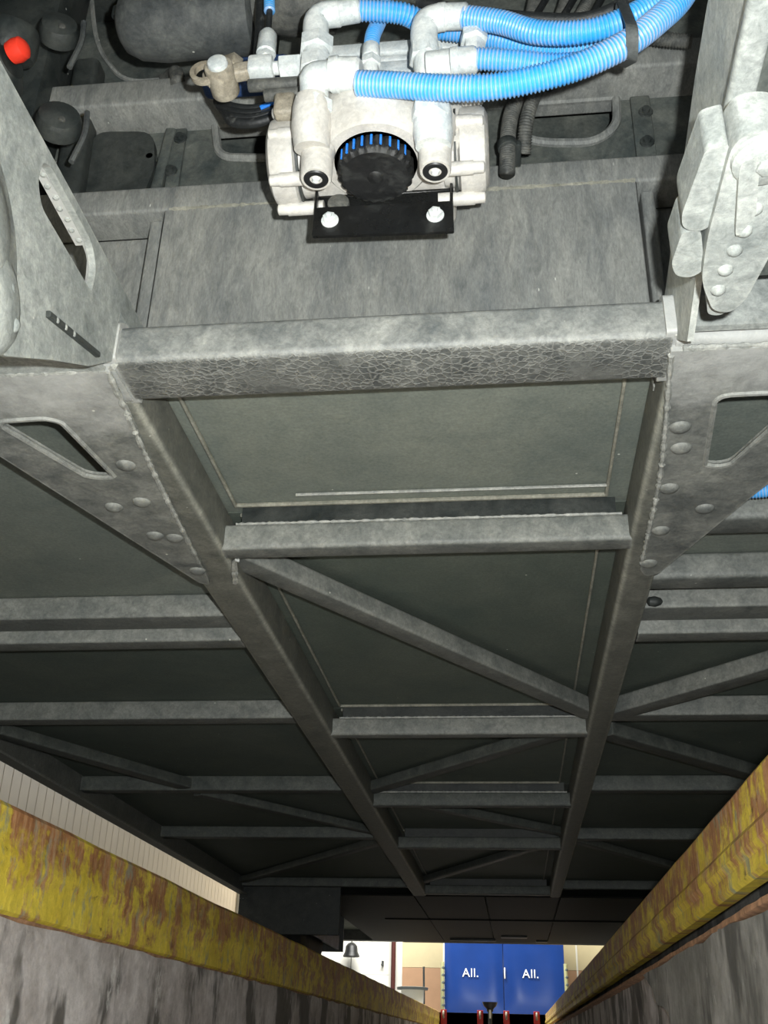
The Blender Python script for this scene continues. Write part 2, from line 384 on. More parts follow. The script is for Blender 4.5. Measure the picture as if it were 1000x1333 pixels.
def pit_wall(name, x, side, top, mat):
    mb = MB(); ny, nz = 150, 14; vs = []
    for i in range(ny + 1):
        y = -1.4 + 15.0 * i / ny
        for k in range(nz + 1):
            z = top - (top + 1.3) * (k / nz) ** 1.6
            vs.append((x + side * random.uniform(0, .005), y, z + (random.uniform(-.006, .002) if k == 0 else 0)))
    m = nz + 1; fs = [(i * m + k, i * m + k + 1, (i + 1) * m + k + 1, (i + 1) * m + k) for i in range(ny) for k in range(nz)]
    mb._add(vs, fs)
    q = MB(); q.bm = mb.bm; q.box((min(x + side * .01, x + side * .2), -1.4, -1.3), (max(x + side * .01, x + side * .2), 13.6, top - .006))
    struct(name, q, mat, smooth=True, ang=60)
pit_wall('wall_pit_left', PL + .006, -1, .182, 'concrete')
pit_wall('wall_pit_right', PR - .006, 1, .19, 'concrete')
# peeling coat of render on the right pit wall, broken edge at its far side
o2 = [(-1.3, .176)]
y = -1.0
while y < 2.55: o2.append((y, .176 + random.uniform(-.010, .002))); y += .12
o2 += [(2.62, .172), (2.98, .178), (2.93, .165), (2.80, .135), (2.74, .10), (2.60, .088), (2.53, .07), (2.50, .03), (2.36, -.02), (2.40, -.1), (2.2, -.25), (2.3, -.5), (-1.3, -.5)]
struct('trim_3', MB().prism(o2, [], lambda a, b, h: (PR - .0075 - h, a, b), .012), 'plaster')
def lip_strip(name, x, side, z0, z1, out):
    """crumbly rusted concrete lip below the rail"""
    mb = MB(); n = 300; vs = []
    for i in range(n + 1):
        y = -1.0 + 14.4 * i / n; t = out + random.uniform(-.0025, .0025); zz = random.uniform(-.002, .002)
        for d, z in ((.03, z1), (-t * .6, z1), (-t, z1 - .004), (-t, z0 + .004 + zz), (-t * .3, z0 + zz), (.03, z0)):
            vs.append((x + side * d, y, z))
    mb._add(vs, [(i * 6 + k, i * 6 + (k + 1) % 6, (i + 1) * 6 + (k + 1) % 6, (i + 1) * 6 + k) for i in range(n) for k in range(6)])
    struct(name, mb, 'rust', ang=60)
lip_strip('trim_4', PR, 1, .172, .188, .021)
lip_strip('trim_5', PL, -1, .175, .185, -.002)
struct('wall_pit_end', MB().box((PL - .05, 13.5, -1.3), (PR + .05, 13.62, FL - .006)), 'concrete', smooth=False)
# corrugated sheet wall on the left, ending at a corner post
mb = MB(); xs = []; y = 3.0
while y < 11.2:
    for dx, dy in ((0, .0), (0, .10), (.0012, .102), (.0012, .105), (0, .107)): xs.append((-2.8 - dx, y + dy))
    y += .12
vs = [(x, yy, z) for x, yy in xs for z in (FL, 3.4)] + [(x - .05, yy, z) for x, yy in xs for z in (FL, 3.4)]
n = len(xs); fs = [(2 * i, 2 * i + 1, 2 * i + 3, 2 * i + 2) for i in range(n - 1)] + [(2 * n + 2 * i, 2 * n + 2 * i + 1, 2 * n + 2 * i + 3, 2 * n + 2 * i + 2) for i in range(n - 1)]
mb._add(vs, fs); struct('wall_left', mb, 'corr', smooth=False)
struct('trim_6', MB().box((-2.86, 11.17, FL), (-2.775, 11.28, 3.4), .006), 'white')
# far wall: cream above, beige below, with a wide white roller shutter at its left
bw = 17.5
struct('wall_back', MB().box((-1.70, bw, 1.075), (4.5, bw + .15, 4.5)), 'cream', smooth=False)
struct('wall_back_dado', MB().box((-1.70, bw - .006, FL - .01), (4.5, bw + .144, 1.07)), 'beige', smooth=False)
struct('wall_right', MB().box((4.4, -1.5, FL - .01), (4.5, bw, 4.5)), 'cream', smooth=False)
mb = MB(); z = FL
while z < 4.3: mb.box((-6.0, bw + .02, z), (-1.9, bw + .06, z + .597), .004, 1); z += .6
struct('door_1', mb, 'white')
struct('trim_7', MB().box((-1.90, bw - .02, FL), (-1.70, bw + .1, 4.3), .005), 'white')
struct('trim_8', MB().box((-1.075, bw - .012, FL), (-1.05, bw - .002, 3.2)).box((.94, bw - .012, FL), (.965, bw - .002, 3.2)), 'white', smooth=False)

# ------------------------------------------------------------------ the bus seen from below
bus = thing('bus_underbody', (-.15, 5.5, .85), 'underside of a bus, dusty black steel floor frame spanning the inspection pit', 'bus')
ZR, ZF = .85, .945          # rail underside, floor sheet
XLo, XLi, XRi, XRo = -.628, -.538, .238, .306
part(bus, 'longitudinal_rail', MB().bar(((XLo + XLi) / 2, 1.28, .8985), ((XLo + XLi) / 2, 7.05, .8985), .09, .097, .015, seg=5), 'rail')
part(bus, 'longitudinal_rail', MB().bar(((XRo + XRi) / 2, 1.28, .8985), ((XRo + XRi) / 2, 7.05, .8985), .068, .097, .015, seg=5), 'rail')
# front cross beam, carried on outwards past both rails
part(bus, 'front_cross_beam', MB().bar((-.536, 1.228, .8815), (.236, 1.228, .8815), .105, .063, .011), 'beam')
part(bus, 'outer_front_beam', MB().bar((-1.73, 1.232, .884), (-.541, 1.232, .884), .105, .070, .012), 'gusset')
part(bus, 'outer_front_beam', MB().bar((.241, 1.236, .884), (1.42, 1.236, .884), .105, .070, .012), 'gusset')
for x0, x1, z0, z1 in ((-.552, -.532, .852, .925), (.226, .25, .852, .925)):
    part(bus, 'end_plate', MB().prism(rounded([(1.168, z0), (1.168, z1 - .012), (1.19, z1), (1.29, z1), (1.29, z0)], .006), [], lambda a, b, h, x0=x0: (x0 + h, a, b), x1 - x0), 'gusset')
ybay = [1.285, 1.81, 3.18, 4.25, 5.25, 6.95]
# floor sheets bay by bay
cuts = [1.29, 1.835, 3.205, 4.275, 5.275, 6.975, 10.4]
for a, b in zip(cuts, cuts[1:]):
    part(bus, 'floor_panel', MB().box((XLi - .02, a + .002, ZF), (XRi + .02, b - .002, ZF + .012)), 'panel' if a < 1.5 else 'panel_far_dim', smooth=False)
for a, b in zip([1.29, 2.28, 3.13, 4.15, 5.23, 6.975], [2.28, 3.13, 4.15, 5.23, 6.975, 10.4]):
    part(bus, 'floor_panel', MB().box((-1.715, a + .002, ZF), (XLi - .024, b - .002, ZF + .012)), 'panel' if a < 1.5 else 'panel_far_dim', smooth=False)
    part(bus, 'floor_panel', MB().box((XRi + .024, a + .002, ZF), (1.405, b - .002, ZF + .012)), 'panel' if a < 1.5 else 'panel_far_dim', smooth=False)
# cross beams between the rails
for y, dp in zip(ybay[1:], (.052, .05, .05, .05, .06)):
    part(bus, 'cross_beam', MB().bar((XLi - .005, y + dp / 2, .880), (XRi + .005, y + dp / 2, .880), dp, .055, .009), 'frame' if y < 4 else 'frame_far_dim')
    part(bus, 'beam_cap_strip', MB().box((XLi + .03, y + .006, .905), (XRi - .02, y + .03, ZF)), 'dark', smooth=False)
# sealing strips at the edge of each sheet
for i, (a, b) in enumerate(zip(ybay, ybay[1:])):
    e = .022 if i else .02
    part(bus, 'sealing_strip', MB().bar((XLi + e, a + .03, ZF - .004), (XLi + e, b - .01, ZF - .004), .006, .008, .002), 'batten')
    part(bus, 'sealing_strip', MB().bar((XRi - .038, a + .06, ZF - .004), (XRi - .038, b - .01, ZF - .004), .006, .008, .002), 'batten')
    if i < 3:
        part(bus, 'sealing_strip', MB().bar((XLi + e, b - .012, ZF - .004), (XRi - .038, b - .012, ZF - .004), .007, .008, .002), 'batten')
        part(bus, 'weld_seam', MB().weld([(XLi + .02, b + .003, .9075), (XRi - .01, b + .003, .9075)], .0035), 'weld')
part(bus, 'sealing_strip', MB().bar((-.39, 1.757, ZF - .006), (XRi - .04, 1.757, ZF - .006), .004, .006, .0015), 'weld')
# diagonal braces
def brace(p0, p1, wd=.06, ht=.05, z=.90, mat='frame'):
    mat = 'frame_far_dim' if min(p0[1], p1[1]) > 3.25 else mat
    part(bus, 'diagonal_brace', MB().bar((p0[0], p0[1], z), (p1[0], p1[1], z), wd, ht, .008), mat)
brace((XLi - .01, 1.915), (XRi + .01, 3.085), .062, .046, .898)
brace((XRi + .008, 3.28), (XLi - .008, 4.20), .06, .04, .912)
brace((XLi - .008, 4.35), (XRi + .008, 5.18), .05, .036, .92)
brace((XRi + .008, 5.36), (XLi - .008, 6.85), .05, .036, .92)
brace((XRo, 3.12), (1.30, 2.02), .075, .05, .905)
brace((XRo, 3.34), (1.10, 4.16), .07, .045, .908)
brace((XRo, 5.36), (1.35, 6.85), .05, .036, .92)
brace((-1.70, 3.30), (-1.28, 4.12), .07, .04, .91)
brace((-1.28, 4.30), (XLo, 5.20), .05, .036, .92)
brace((XLo, 5.42), (-1.70, 6.9), .06, .036, .92)
# outer cross beams
def ocb(x0, x1, y, dp, z0, z1, r=.007, mat='frame'):
    mat = 'frame_far_dim' if y > 4 else mat
    part(bus, 'outer_cross_beam', MB().bar((x0, y + dp / 2, (z0 + z1) / 2), (x1, y + dp / 2, (z0 + z1) / 2), dp, z1 - z0, r), mat)
for x0, x1 in ((-1.715, XLo - .001), (XRo + .001, 1.405)):
    ocb(x0, x1, 2.245, .085, .886, .944)
    ocb(x0, x1, 2.335, .06, .858, .944)
    ocb(x0, x1, 3.10, .07, .885, .944)
    ocb(x0, x1, 4.12, .06, .885, .944)
    ocb(x0, x1, 5.20, .06, .89, .944)
    ocb(x0, x1, 6.95, .06, .89, .944)
ocb(XRo + .001, 1.405, 1.80, .075, .885, .944, .012)
ocb(XRo + .001, 1.405, 2.075, .07, .885, .944, .012)
part(bus, 'foam_lump', MB().lathe((.318, 2.225, .893), (.9, .1, .02), ((0, .004), (.004, .010), (.018, .012), (.03, .008), (.034, .003)), 12), 'dark')
# gusset plates with their triangular openings and domed bolts
def gusset(outer, r, hole, hr, bolts, t=.010):
    g = part(bus, 'gusset_plate', MB().prism(rounded(outer, r), [rounded(hole, hr)], lambda a, b, h: (a, b, ZR - .008 + h), t), 'gusset')
    n = 40; loop = rounded(hole, hr); c = Vector((sum(p[0] for p in loop) / len(loop), sum(p[1] for p in loop) / len(loop)))
    rim = [Vector((*p, ZR - .008)) for p in loop]
    part(bus, 'opening_rim', MB().tube([tuple(p) for p in rim] + [tuple(rim[0])], .0045, 6, None, None, True, 2), 'gusset', g)
    for x, y in bolts:
        part(bus, 'bolt', MB().lathe((x, y, ZR - .007), (0, 0, -1), ((0, .017), (.002, .0165), (.005, .014), (.0075, .009), (.009, .003)), 14), 'gusset', g)
    return g
gusset([(-1.70, 1.19), (-.548, 1.19), (-.57, 1.60), (-.604, 1.90), (-.602, 1.955), (-.622, 1.965), (-.807, 1.405), (-1.70, .9)][:0] or
       [(-.545, 1.187), (-.580, 1.60), (-.598, 1.93), (-.604, 1.962), (-.622, 1.950), (-.845, 1.31), (-1.02, 1.187)], [.005, .02, .01, .02, .02, .05, .01],
       [(-.772, 1.305), (-.668, 1.300), (-.642, 1.495), (-.690, 1.488)], [.018, .03, .02, .02],
       [(-.611, 1.453), (-.627, 1.584), (-.611, 1.732), (-.609, 1.886), (-.683, 1.60), (-.645, 1.72)])
gusset([(.234, 1.200), (.62, 1.200), (.445, 1.575), (.305, 1.955), (.282, 1.965), (.268, 1.93), (.262, 1.60)], [.004, .01, .06, .02, .01, .01, .01],
       [(.312, 1.312), (.402, 1.310), (.412, 1.40), (.366, 1.522), (.328, 1.522)], [.022, .02, .02, .02, .02],
       [(.273, 1.397), (.281, 1.593), (.287, 1.755), (.352, 1.672), (.282, 1.90), (.283, 1.46)])
for pts in ([(-.548, 1.19, .843), (-.574, 1.5, .843), (-.596, 1.85, .843)], [(.236, 1.21, .843), (.262, 1.55, .843), (.268, 1.9, .843)],
            [(-1.0, 1.184, .8445), (-.56, 1.187, .8445)], [(.25, 1.197, .8445), (.60, 1.198, .8445)],
            [(-.53, 1.182, .856), (-.548, 1.19, .85), (-.548, 1.19, .92)], [(.24, 1.178, .85), (.242, 1.18, .92)]):
    part(bus, 'weld_seam', MB().weld(pts, .0048), 'weld')
part(bus, 'weld_seam', MB().weld([(-.55, 1.96, .848), (-.53, 1.87, .852), (-.52, 1.865, .853)], .007), 'weld')
# bulkhead above the front beam
part(bus, 'bulkhead_panel', MB().box((-.548, 1.30, .90), (.232, 1.312, 1.247), .002, 1), 'bulkhead')
part(bus, 'side_bulkhead_panel', MB().box((-1.73, 1.372, .90), (-.552, 1.384, 1.25)), 'bulkhead', smooth=False)
part(bus, 'side_bulkhead_panel', MB().box((.236, 1.372, .90), (1.42, 1.384, 1.25)), 'bulkhead', smooth=False)
for x in (-.57, .252):
    part(bus, 'panel_post', MB().bar((x, 1.35, .91), (x, 1.35, 1.245), .022, .05, .004, (0, 1, 0)), 'bulkhead')
part(bus, 'bulkhead_cross_channel', MB().bar((-1.73, 1.335, 1.2745), (1.42, 1.335, 1.2745), .07, .055, .006), 'bulkhead')
part(bus, 'bulkhead_cross_channel', MB().bar((-1.73, 1.35, 1.538), (1.42, 1.35, 1.538), .10, .062, .006), 'bulkhead')
part(bus, 'weld_seam', MB().weld([(-.54, 1.299, 1.247), (-.1, 1.299, 1.247), (.23, 1.299, 1.247)], .0034, .004), 'batten')
def zplate(z): return lambda a, b, h: (a, b, z + h)
def yplate(y): return lambda a, b, h: (a, y + h, b)
hl = rounded([(-.505, 1.512), (-.49, 1.43), (-.40, 1.42), (-.34, 1.42), (-.34, 1.512)], [.005, .03, .01, .01, .005])
hr_ = rounded([(.055, 1.512), (.062, 1.425), (.10, 1.412), (.18, 1.405), (.222, 1.44), (.225, 1.512)], [.005, .02, .02, .03, .03, .004])
wp = part(bus, 'pierced_wall_panel', MB().prism([(-1.73, 1.302), (1.42, 1.302), (1.42, 1.53), (-1.73, 1.53)], [hl, hr_], yplate(1.372), .008), 'deepwall')
for h in (hl, hr_):
    lp = [(a, 1.368, b) for a, b in h]
    part(bus, 'cutout_rim', MB().tube(lp + [lp[0]], .008, 8, None, None, True, 2), 'bulkhead', wp)
part(bus, 'bay_back_wall', MB().box((-1.72, 1.50, .958), (1.41, 1.512, 2.0)), 'deepwall', smooth=False)
part(bus, 'stiffener_strip', MB().box((.248, 1.362, 1.31), (.282, 1.371, 1.505), .003), 'deepwall')
part(bus, 'stiffener_strip', MB().box((-.582, 1.362, 1.31), (-.556, 1.371, 1.505), .003), 'deepwall')
part(bus, 'stiffener_strip', MB().bar((-.60, 1.366, 1.31), (-.585, 1.366, 1.50), .02, .02, .005, (0, 1, 0)), 'deepwall')
for x, z in ((.272, 1.463), (.268, 1.392), (-.565, 1.478), (-.574, 1.398), (-.615, 1.43)):
    part(bus, 'bolt', MB().lathe((x, 1.362, z), (0, -1, 0), ((0, .013), (.003, .012), (.0035, .007), (.01, .0065)), 10), 'dark')
arch = [(-.815, 1.95), (-.775, 1.78), (-.735, 1.70), (-.69, 1.655), (-.62, 1.648), (-.40, 1.66), (-.40, 1.95)]
part(bus, 'upper_wall_panel', MB().prism([(-1.73, 1.56), (1.42, 1.56), (1.42, 2.0), (-1.73, 2.0)], [rounded(arch, .03)], yplate(1.374), .008), 'deepwall')
part(bus, 'arch_rim', MB().tube([(a, 1.372, b) for a, b in arch[:6]], .005, 6), 'bulkhead')
part(bus, 'arch_back', MB().box((-.86, 1.46, 1.60), (-.34, 1.475, 1.71)).box((-.86, 1.56, 1.70), (-.34, 1.57, 2.0)), 'bulkhead', smooth=False)
part(bus, 'folded_pillar', MB().box((-.98, 1.26, 1.30), (-.80, 1.37, 2.0), .012).bar((-.745, 1.345, 1.30), (-.76, 1.345, 1.66), .05, .05, .012, (0, 1, 0)), 'dark')
part(bus, 'dished_plate', MB().prism(rounded([(-.73, 1.312), (-.62, 1.312), (-.60, 1.40), (-.615, 1.49), (-.73, 1.50)], .03), [], yplate(1.352), .018), 'dark')
part(bus, 'bay_ceiling', MB().box((-1.73, -1.2, 2.0), (1.42, 1.6, 2.02)), 'dark', smooth=False)
# side members that drop down towards the lens, each with a long slot
def xplate(x): return lambda a, b, h: (x + h, a, b)
so = [(-.9, 1.0), (-.9, .50), (.5, .52), (.90, .665), (1.0, .73), (1.10, .79), (1.168, .845), (1.168, .93), (1.27, .935), (1.27, .972), (1.0, .968), (.757, .960), (.3, .95)]
sl = rounded([(.885, .905), (.885, .938), (.905, .950), (1.045, .952), (1.072, .930), (1.070, .888), (.905, .884)], [.01, .01, .008, .012, .015, .006, .012])
wl = part(bus, 'side_member', MB().prism(so, [sl], xplate(-.545), .010), 'pale')
part(bus, 'slot_lining', MB().tube([(-.548, .89, .955), (-.548, 1.05, .957), (-.548, 1.078, .93), (-.548, 1.076, .885)], .004, 6).box((-.560, .9, .953), (-.546, 1.05, .957)), 'gusset', wl)
for k in range(7):
    part(bus, 'rivet', MB().lathe((-.5515 - .003 * (k % 2), .92 + .02 * k, .953), (0, 0, -1), ((0, .0046), (.0015, .004), (.003, .001)), 8), 'pale', wl)
part(bus, 'front_lip', MB().prism(rounded([(-1.1, 1.06), (-.66, 1.06), (-.556, 1.165), (-.548, 1.186), (-1.1, 1.186)], .006), [], zplate(.842), .005), 'pale', wl)
part(bus, 'rib', MB().bar((-.533, .965, .772), (-.533, 1.115, .819), .009, .008, .002), 'dark', wl)
for k in range(3):
    part(bus, 'rivet', MB().lathe((-.5295, .985 + .024 * k, .778 + .0075 * k), (1, 0, 0), ((0, .0045), (.001, .004), (.002, .001)), 8), 'pale', wl)
sr = [(-.9, 1.04), (-.9, .84), (.82, .834), (1.0, .834), (1.12, .80), (1.178, .845), (1.178, .90), (1.27, .93), (1.27, .952), (1.22, .958), (.9, 1.015), (.82, 1.02)]
srh = rounded([(.905, .930), (.908, .955), (.965, .930), (1.07, .888), (1.085, .892), (1.03, .882)], .006)
wr = part(bus, 'side_member', MB().prism(sr, [srh], xplate(.240), .008), 'pale_bright')
part(bus, 'box_underside', MB().box((.246, -.9, .832), (.60, 1.04, .840), .003, 1), 'deepwall', wr)
part(bus, 'folded_edge', MB().bar((.2455, -.9, .838), (.2455, 1.035, .838), .028, .016, .006), 'pale', wr)
part(bus, 'slot_backing', MB().box((.262, .86, .88), (.268, 1.12, .97)), 'dark', wr)
for k in range(6):
    part(bus, 'rivet', MB().lathe((.262, .915 + .026 * k, .945 - .009 * k), (-1, 0, 0), ((0, .006), (.002, .005), (.004, .002)), 8), 'pale', wr)
part(bus, 'corner_web', MB().prism(rounded([(.2485, .845), (.2485, .94), (.45, .94), (.62, .94), (.62, .845)], .004), [], lambda a, b, h: (a, 1.150 + h, b), .012), 'pale')
# skirts, flap and bumper
part(bus, 'side_skirt', MB().box((-1.745, -1.2, .85), (-1.715, 10.4, 2.0)).box((-1.745, -1.2, .845), (-1.69, 10.4, .852)), 'frame', smooth=False)
part(bus, 'side_skirt', MB().box((1.405, -1.2, .85), (1.435, 10.4, 2.0)), 'frame', smooth=False)
for x0, x1 in ((-1.27, -.62), (-.615, -.17), (-.165, .30), (.305, 1.40)):
    part(bus, 'added_cover', MB().box((x0, 7.06, .851), (x1, 10.28, .862), .003, 1), 'dark_sheet')  # black sheet added to keep the front bay dark against hall light
part(bus, 'added_cover_rib', MB().bar((-.95, 8.4, .848), (1.35, 8.4, .848), .05, .012, .003), 'dark_sheet')
part(bus, 'front_apron', MB().box((-1.72, 10.30, .852), (1.41, 10.42, 2.0), .01).bar((-1.0, 10.36, .862), (1.3, 10.36, .862), .06, .03, .008), 'dark')
part(bus, 'mudflap', MB().box((-1.74, 7.0, .605), (-1.08, 7.015, .945), .004, 1), 'dark')
part(bus, 'inner_wheel_arch', MB().box((-1.30, 7.05, .62), (-1.28, 8.3, .944)).box((-1.74, 8.5, .62), (-1.28, 8.52, .944)), 'dark', smooth=False)
for lo, hi in (((.20, 10.0, .835), (.30, 10.06, .852)), ((-.55, 9.9, .83), (-.15, 9.98, .852)), ((-.1, 9.6, .835), (.12, 9.7, .852))):
    part(bus, 'bumper_bracket', MB().box(lo, hi, .005), 'dark')

# ------------------------------------------------------------------ front wheel far down the left side
wh = thing('wheel', (-1.52, 7.62, FL), 'dark bus tyre on the hall floor behind the mudflap at left', 'wheel')
pr = [(-.17, .30), (-.175, .36), (-.172, .44), (-.155, .485), (-.13, .497), (-.075, .5), (-.07, .488), (-.06, .488), (-.055, .5), (-.005, .5), (0, .488), (.01, .488), (.015, .5), (.07, .5), (.075, .488), (.085, .488), (.09, .5), (.13, .497), (.155, .485), (.172, .44), (.175, .36), (.17, .30)]
part(wh, 'tyre', MB().lathe((-1.52, 7.62, FL + .5), (1, 0, 0), pr, 48), 'tyre')
part(wh, 'rim', MB().lathe((-1.52, 7.62, FL + .5), (1, 0, 0), [(.10, .02), (.10, .12), (.05, .16), (.05, .24), (.14, .28), (.165, .30), (.165, .31), (-.16, .31), (-.16, .29), (-.1, .05)], 32), 'dark')

# ------------------------------------------------------------------ air valve under the bulkhead
vx = -.158
va = thing('air_valve', (vx, 1.10, 1.05), 'large pale cast aluminium air valve with black silencer bolted to bulkhead', 'valve')
part(va, 'body', MB().box((-.262, 1.045, 1.098), (-.052, 1.22, 1.195), .014, 3).box((-.245, 1.02, 1.13), (-.07, 1.10, 1.185), .012, 3)
     .box((-.275, 1.05, 1.11), (-.235, 1.15, 1.20), .01).box((-.078, 1.05, 1.10), (-.035, 1.15, 1.19), .01), 'alu')
part(va, 'silencer_collar', MB().lathe((vx, 1.075, 1.092), (0, 0, 1), ((0, .060), (0, .072), (.006, .077), (.04, .086), (.075, .088), (.088, .080), (.088, .058), (.0, .058)), 48), 'alu')
part(va, 'name_recess', MB().box((-.185, .9855, 1.150), (-.125, .999, 1.161), .003), 'alu')
part(va, 'name_recess', MB().box((-.180, .984, 1.1535), (-.130, .988, 1.1575), .001), 'dark')
def gearcyl():
    mb = MB(); seg = 96; prof = [(0, .0), (0, .046), (.003, .051), (.006, .053), (.04, .053), (.075, .053)]; vs = []
    for h, r in prof:
        for k in range(seg):
            a = 2 * math.pi * k / seg; rr = r if r < .05 or k % 4 > 1 else r - .0025
            vs.append((vx + math.cos(a) * rr, 1.075 + math.sin(a) * rr, 1.066 + h))
    fs = [(i * seg + k, i * seg + (k + 1) % seg, (i + 1) * seg + (k + 1) % seg, (i + 1) * seg + k) for i in range(len(prof) - 1) for k in range(seg)]
    mb._add(vs, fs); return mb
si = part(va, 'silencer', gearcyl(), 'silencer', ang=25)
for k in range(9):
    a = math.radians(-90 + (k - 4) * 14)
    x, y = vx + math.cos(a) * .0522, 1.075 + math.sin(a) * .0522
    part(va, 'groove', MB().bar((x, y, 1.076), (x, y, 1.125), .0035, .003, .001, (math.cos(a), math.sin(a), 0)), 'bluegroove', si, label='bright blue groove')
part(va, 'silencer_boss', MB().lathe((vx, 1.075, 1.0665), (0, 0, -1), ((0, .012), (.002, .010), (.003, .003)), 16), 'silencer', si)
for x, y in ((-.2345, 1.045), (-.0735, 1.045)):
    p = part(va, 'exhaust_port', MB().lathe((x, y, 1.040), (0, 0, 1), ((0, .016), (0, .020), (.003, .0215), (.04, .0225), (.09, .03)), 28), 'alu')
    part(va, 'plug', MB().lathe((x, y, 1.043), (0, 0, -1), ((0, .017), (.003, .017), (.005, .015), (.005, .009), (.002, .008)), 24), 'plug', p, label='black port plug')
    part(va, 'plug_hex', MB().lathe((x, y, 1.0375), (0, 0, 1), ((-.001, .0045), (.003, .007), (.004, .0072)), 6), 'zinc', p)
for sx, x0, r0 in ((-1, -.270, .062), (1, -.045, .060)):
    e = part(va, 'end_cap', MB().lathe((x0, 1.105, 1.135), (sx, 0, 0), ((-.02, r0 * .8), (0, r0 * .84), (.004, r0), (.030, r0), (.038, r0 * .95), (.043, r0 * .8), (.044, .01)), 36), 'alu')
    for dy, dz in ((-.048, .048), (-.058, -.005), (-.030, -.062), (.03, .06), (.03, -.06)):
        part(va, 'screw_boss', MB().lathe((x0 - sx * .03, 1.105 + dy, 1.135 + dz), (sx, 0, 0), ((0, .010), (.052, .010), (.052, .0085), (.066, .008), (.068, .005)), 14), 'alu', e)
for x in (-.268, -.047):
    part(va, 'joint_seam', MB().lathe((x - .002, 1.105, 1.135), (1, 0, 0), ((0, .0585), (0, .0605), (.003, .0605), (.003, .0585)), 36), 'dark')
for x, z in ((-.205, 1.185), (-.115, 1.185), (-.158, 1.192)):
    part(va, 'casting_rib', MB().bar((x, 1.016, z - .03), (x, 1.020, z + .006), .007, .008, .002, (0, 1, 0)), 'alu')
part(va, 'terminal_cover', MB().box((-.300, 1.028, 1.155), (-.270, 1.05, 1.195), .006, 3), 'brass')
part(va, 'top_rail', MB().box((-.245, 1.11, 1.190), (-.01, 1.16, 1.372), .004, 2).box((-.245, 1.100, 1.346), (-.01, 1.11, 1.370), .003, 2).box((-.245, 1.103, 1.330), (-.01, 1.11, 1.341), .002, 2).box((-.245, 1.098, 1.298), (-.01, 1.11, 1.324), .003, 2), 'zinc')
part(va, 'top_cap', MB().lathe((-.155, 1.075, 1.195), (0, 0, 1), ((-.02, .058), (.012, .056), (.026, .048), (.030, .03), (.031, .01)), 32), 'alu')
def elbow(pts, r, name='elbow'):
    return part(va, name, MB().tube(pts, r, 18, 22), 'zinc')
def nut(p, ax, h, r, name='hex_nut', seg=6, parent=None):
    e = r * .1
    return part(va, name, MB().lathe(p, ax, ((0, r * .85), (e, r), (h - e, r), (h, r * .85)), seg), 'zinc', parent)
# left column of fittings
part(va, 'port_boss', MB().lathe((-.240, 1.03, 1.08), (0, -.35, 1), ((0, .024), (.03, .028), (.06, .026), (.075, .022)), 24), 'alu')
e = elbow([(-.236, 1.012, 1.14), (-.236, 1.0, 1.165), (-.233, .99, 1.172), (-.205, .985, 1.166)], .020)
nut((-.238, 1.015, 1.125), (0, -.2, 1), .022, .028, parent=e)
part(va, 'hose_ferrule', MB().lathe((-.212, .983, 1.166), (1, -.05, -.09), ((0, .016), (.002, .0235), (.012, .0245), (.014, .0225), (.040, .0215), (.044, .0165)), 20), 'zinc')
e = elbow([(-.243, 1.035, 1.21), (-.243, 1.025, 1.27), (-.245, 1.02, 1.318), (-.235, 1.018, 1.331), (-.212, 1.018, 1.333)], .019)
nut((-.243, 1.03, 1.225), (0, -.05, 1), .028, .0245, parent=e); nut((-.243, 1.026, 1.262), (0, -.05, 1), .026, .026, parent=e)
part(va, 'hose_ferrule', MB().lathe((-.224, 1.018, 1.332), (1, 0, .12), ((0, .013), (.002, .018), (.012, .019), (.014, .0175), (.040, .0175), (.043, .015)), 20), 'zinc')
# right column of fittings
e = elbow([(-.083, 1.04, 1.20), (-.085, 1.025, 1.245), (-.088, 1.02, 1.275), (-.083, 1.016, 1.297), (-.060, 1.014, 1.303)], .0195)
nut((-.086, 1.03, 1.232), (0, -.05, 1), .030, .0245, parent=e)
part(va, 'hose_ferrule', MB().lathe((-.070, 1.014, 1.303), (1, 0, -.06), ((0, .013), (.002, .019), (.012, .020), (.014, .0185), (.042, .0185), (.045, .016)), 20), 'zinc')
part(va, 'cross_fitting', MB().cyl((-.085, 1.015, 1.207), (1, 0, .02), .07, .019, 18), 'zinc')
part(va, 'hose_ferrule', MB().lathe((-.052, 1.01, 1.205), (1, 0, .03), ((0, .014), (.002, .019), (.012, .020), (.014, .0185), (.034, .0185), (.038, .016)), 20), 'zinc')
part(va, 'cross_fitting', MB().cyl((-.08, 1.03, 1.235), (1, 0, .02), .065, .014, 18), 'zinc')
nut((-.018, 1.03, 1.222), (0, 0, 1), .05, .016); nut((-.018, 1.028, 1.262), (0, 0, 1), .018, .020)
part(va, 'port_boss', MB().lathe((-.075, 1.03, 1.07), (0, -.3, 1), ((0, .024), (.02, .027), (.05, .026), (.07, .022)), 24), 'zinc')
nut((-.078, 1.01, 1.10), (0, -.2, 1), .02, .026)
# middle fitting
e = elbow([(-.166, 1.06, 1.21), (-.167, 1.05, 1.245), (-.167, 1.045, 1.265)], .012)
nut((-.167, 1.048, 1.252), (0, 0, 1), .016, .0155, parent=e); part(va, 'hose_ferrule', MB().cyl((-.167, 1.046, 1.268), (0, 0, 1), .024, .013, 18), 'zinc')
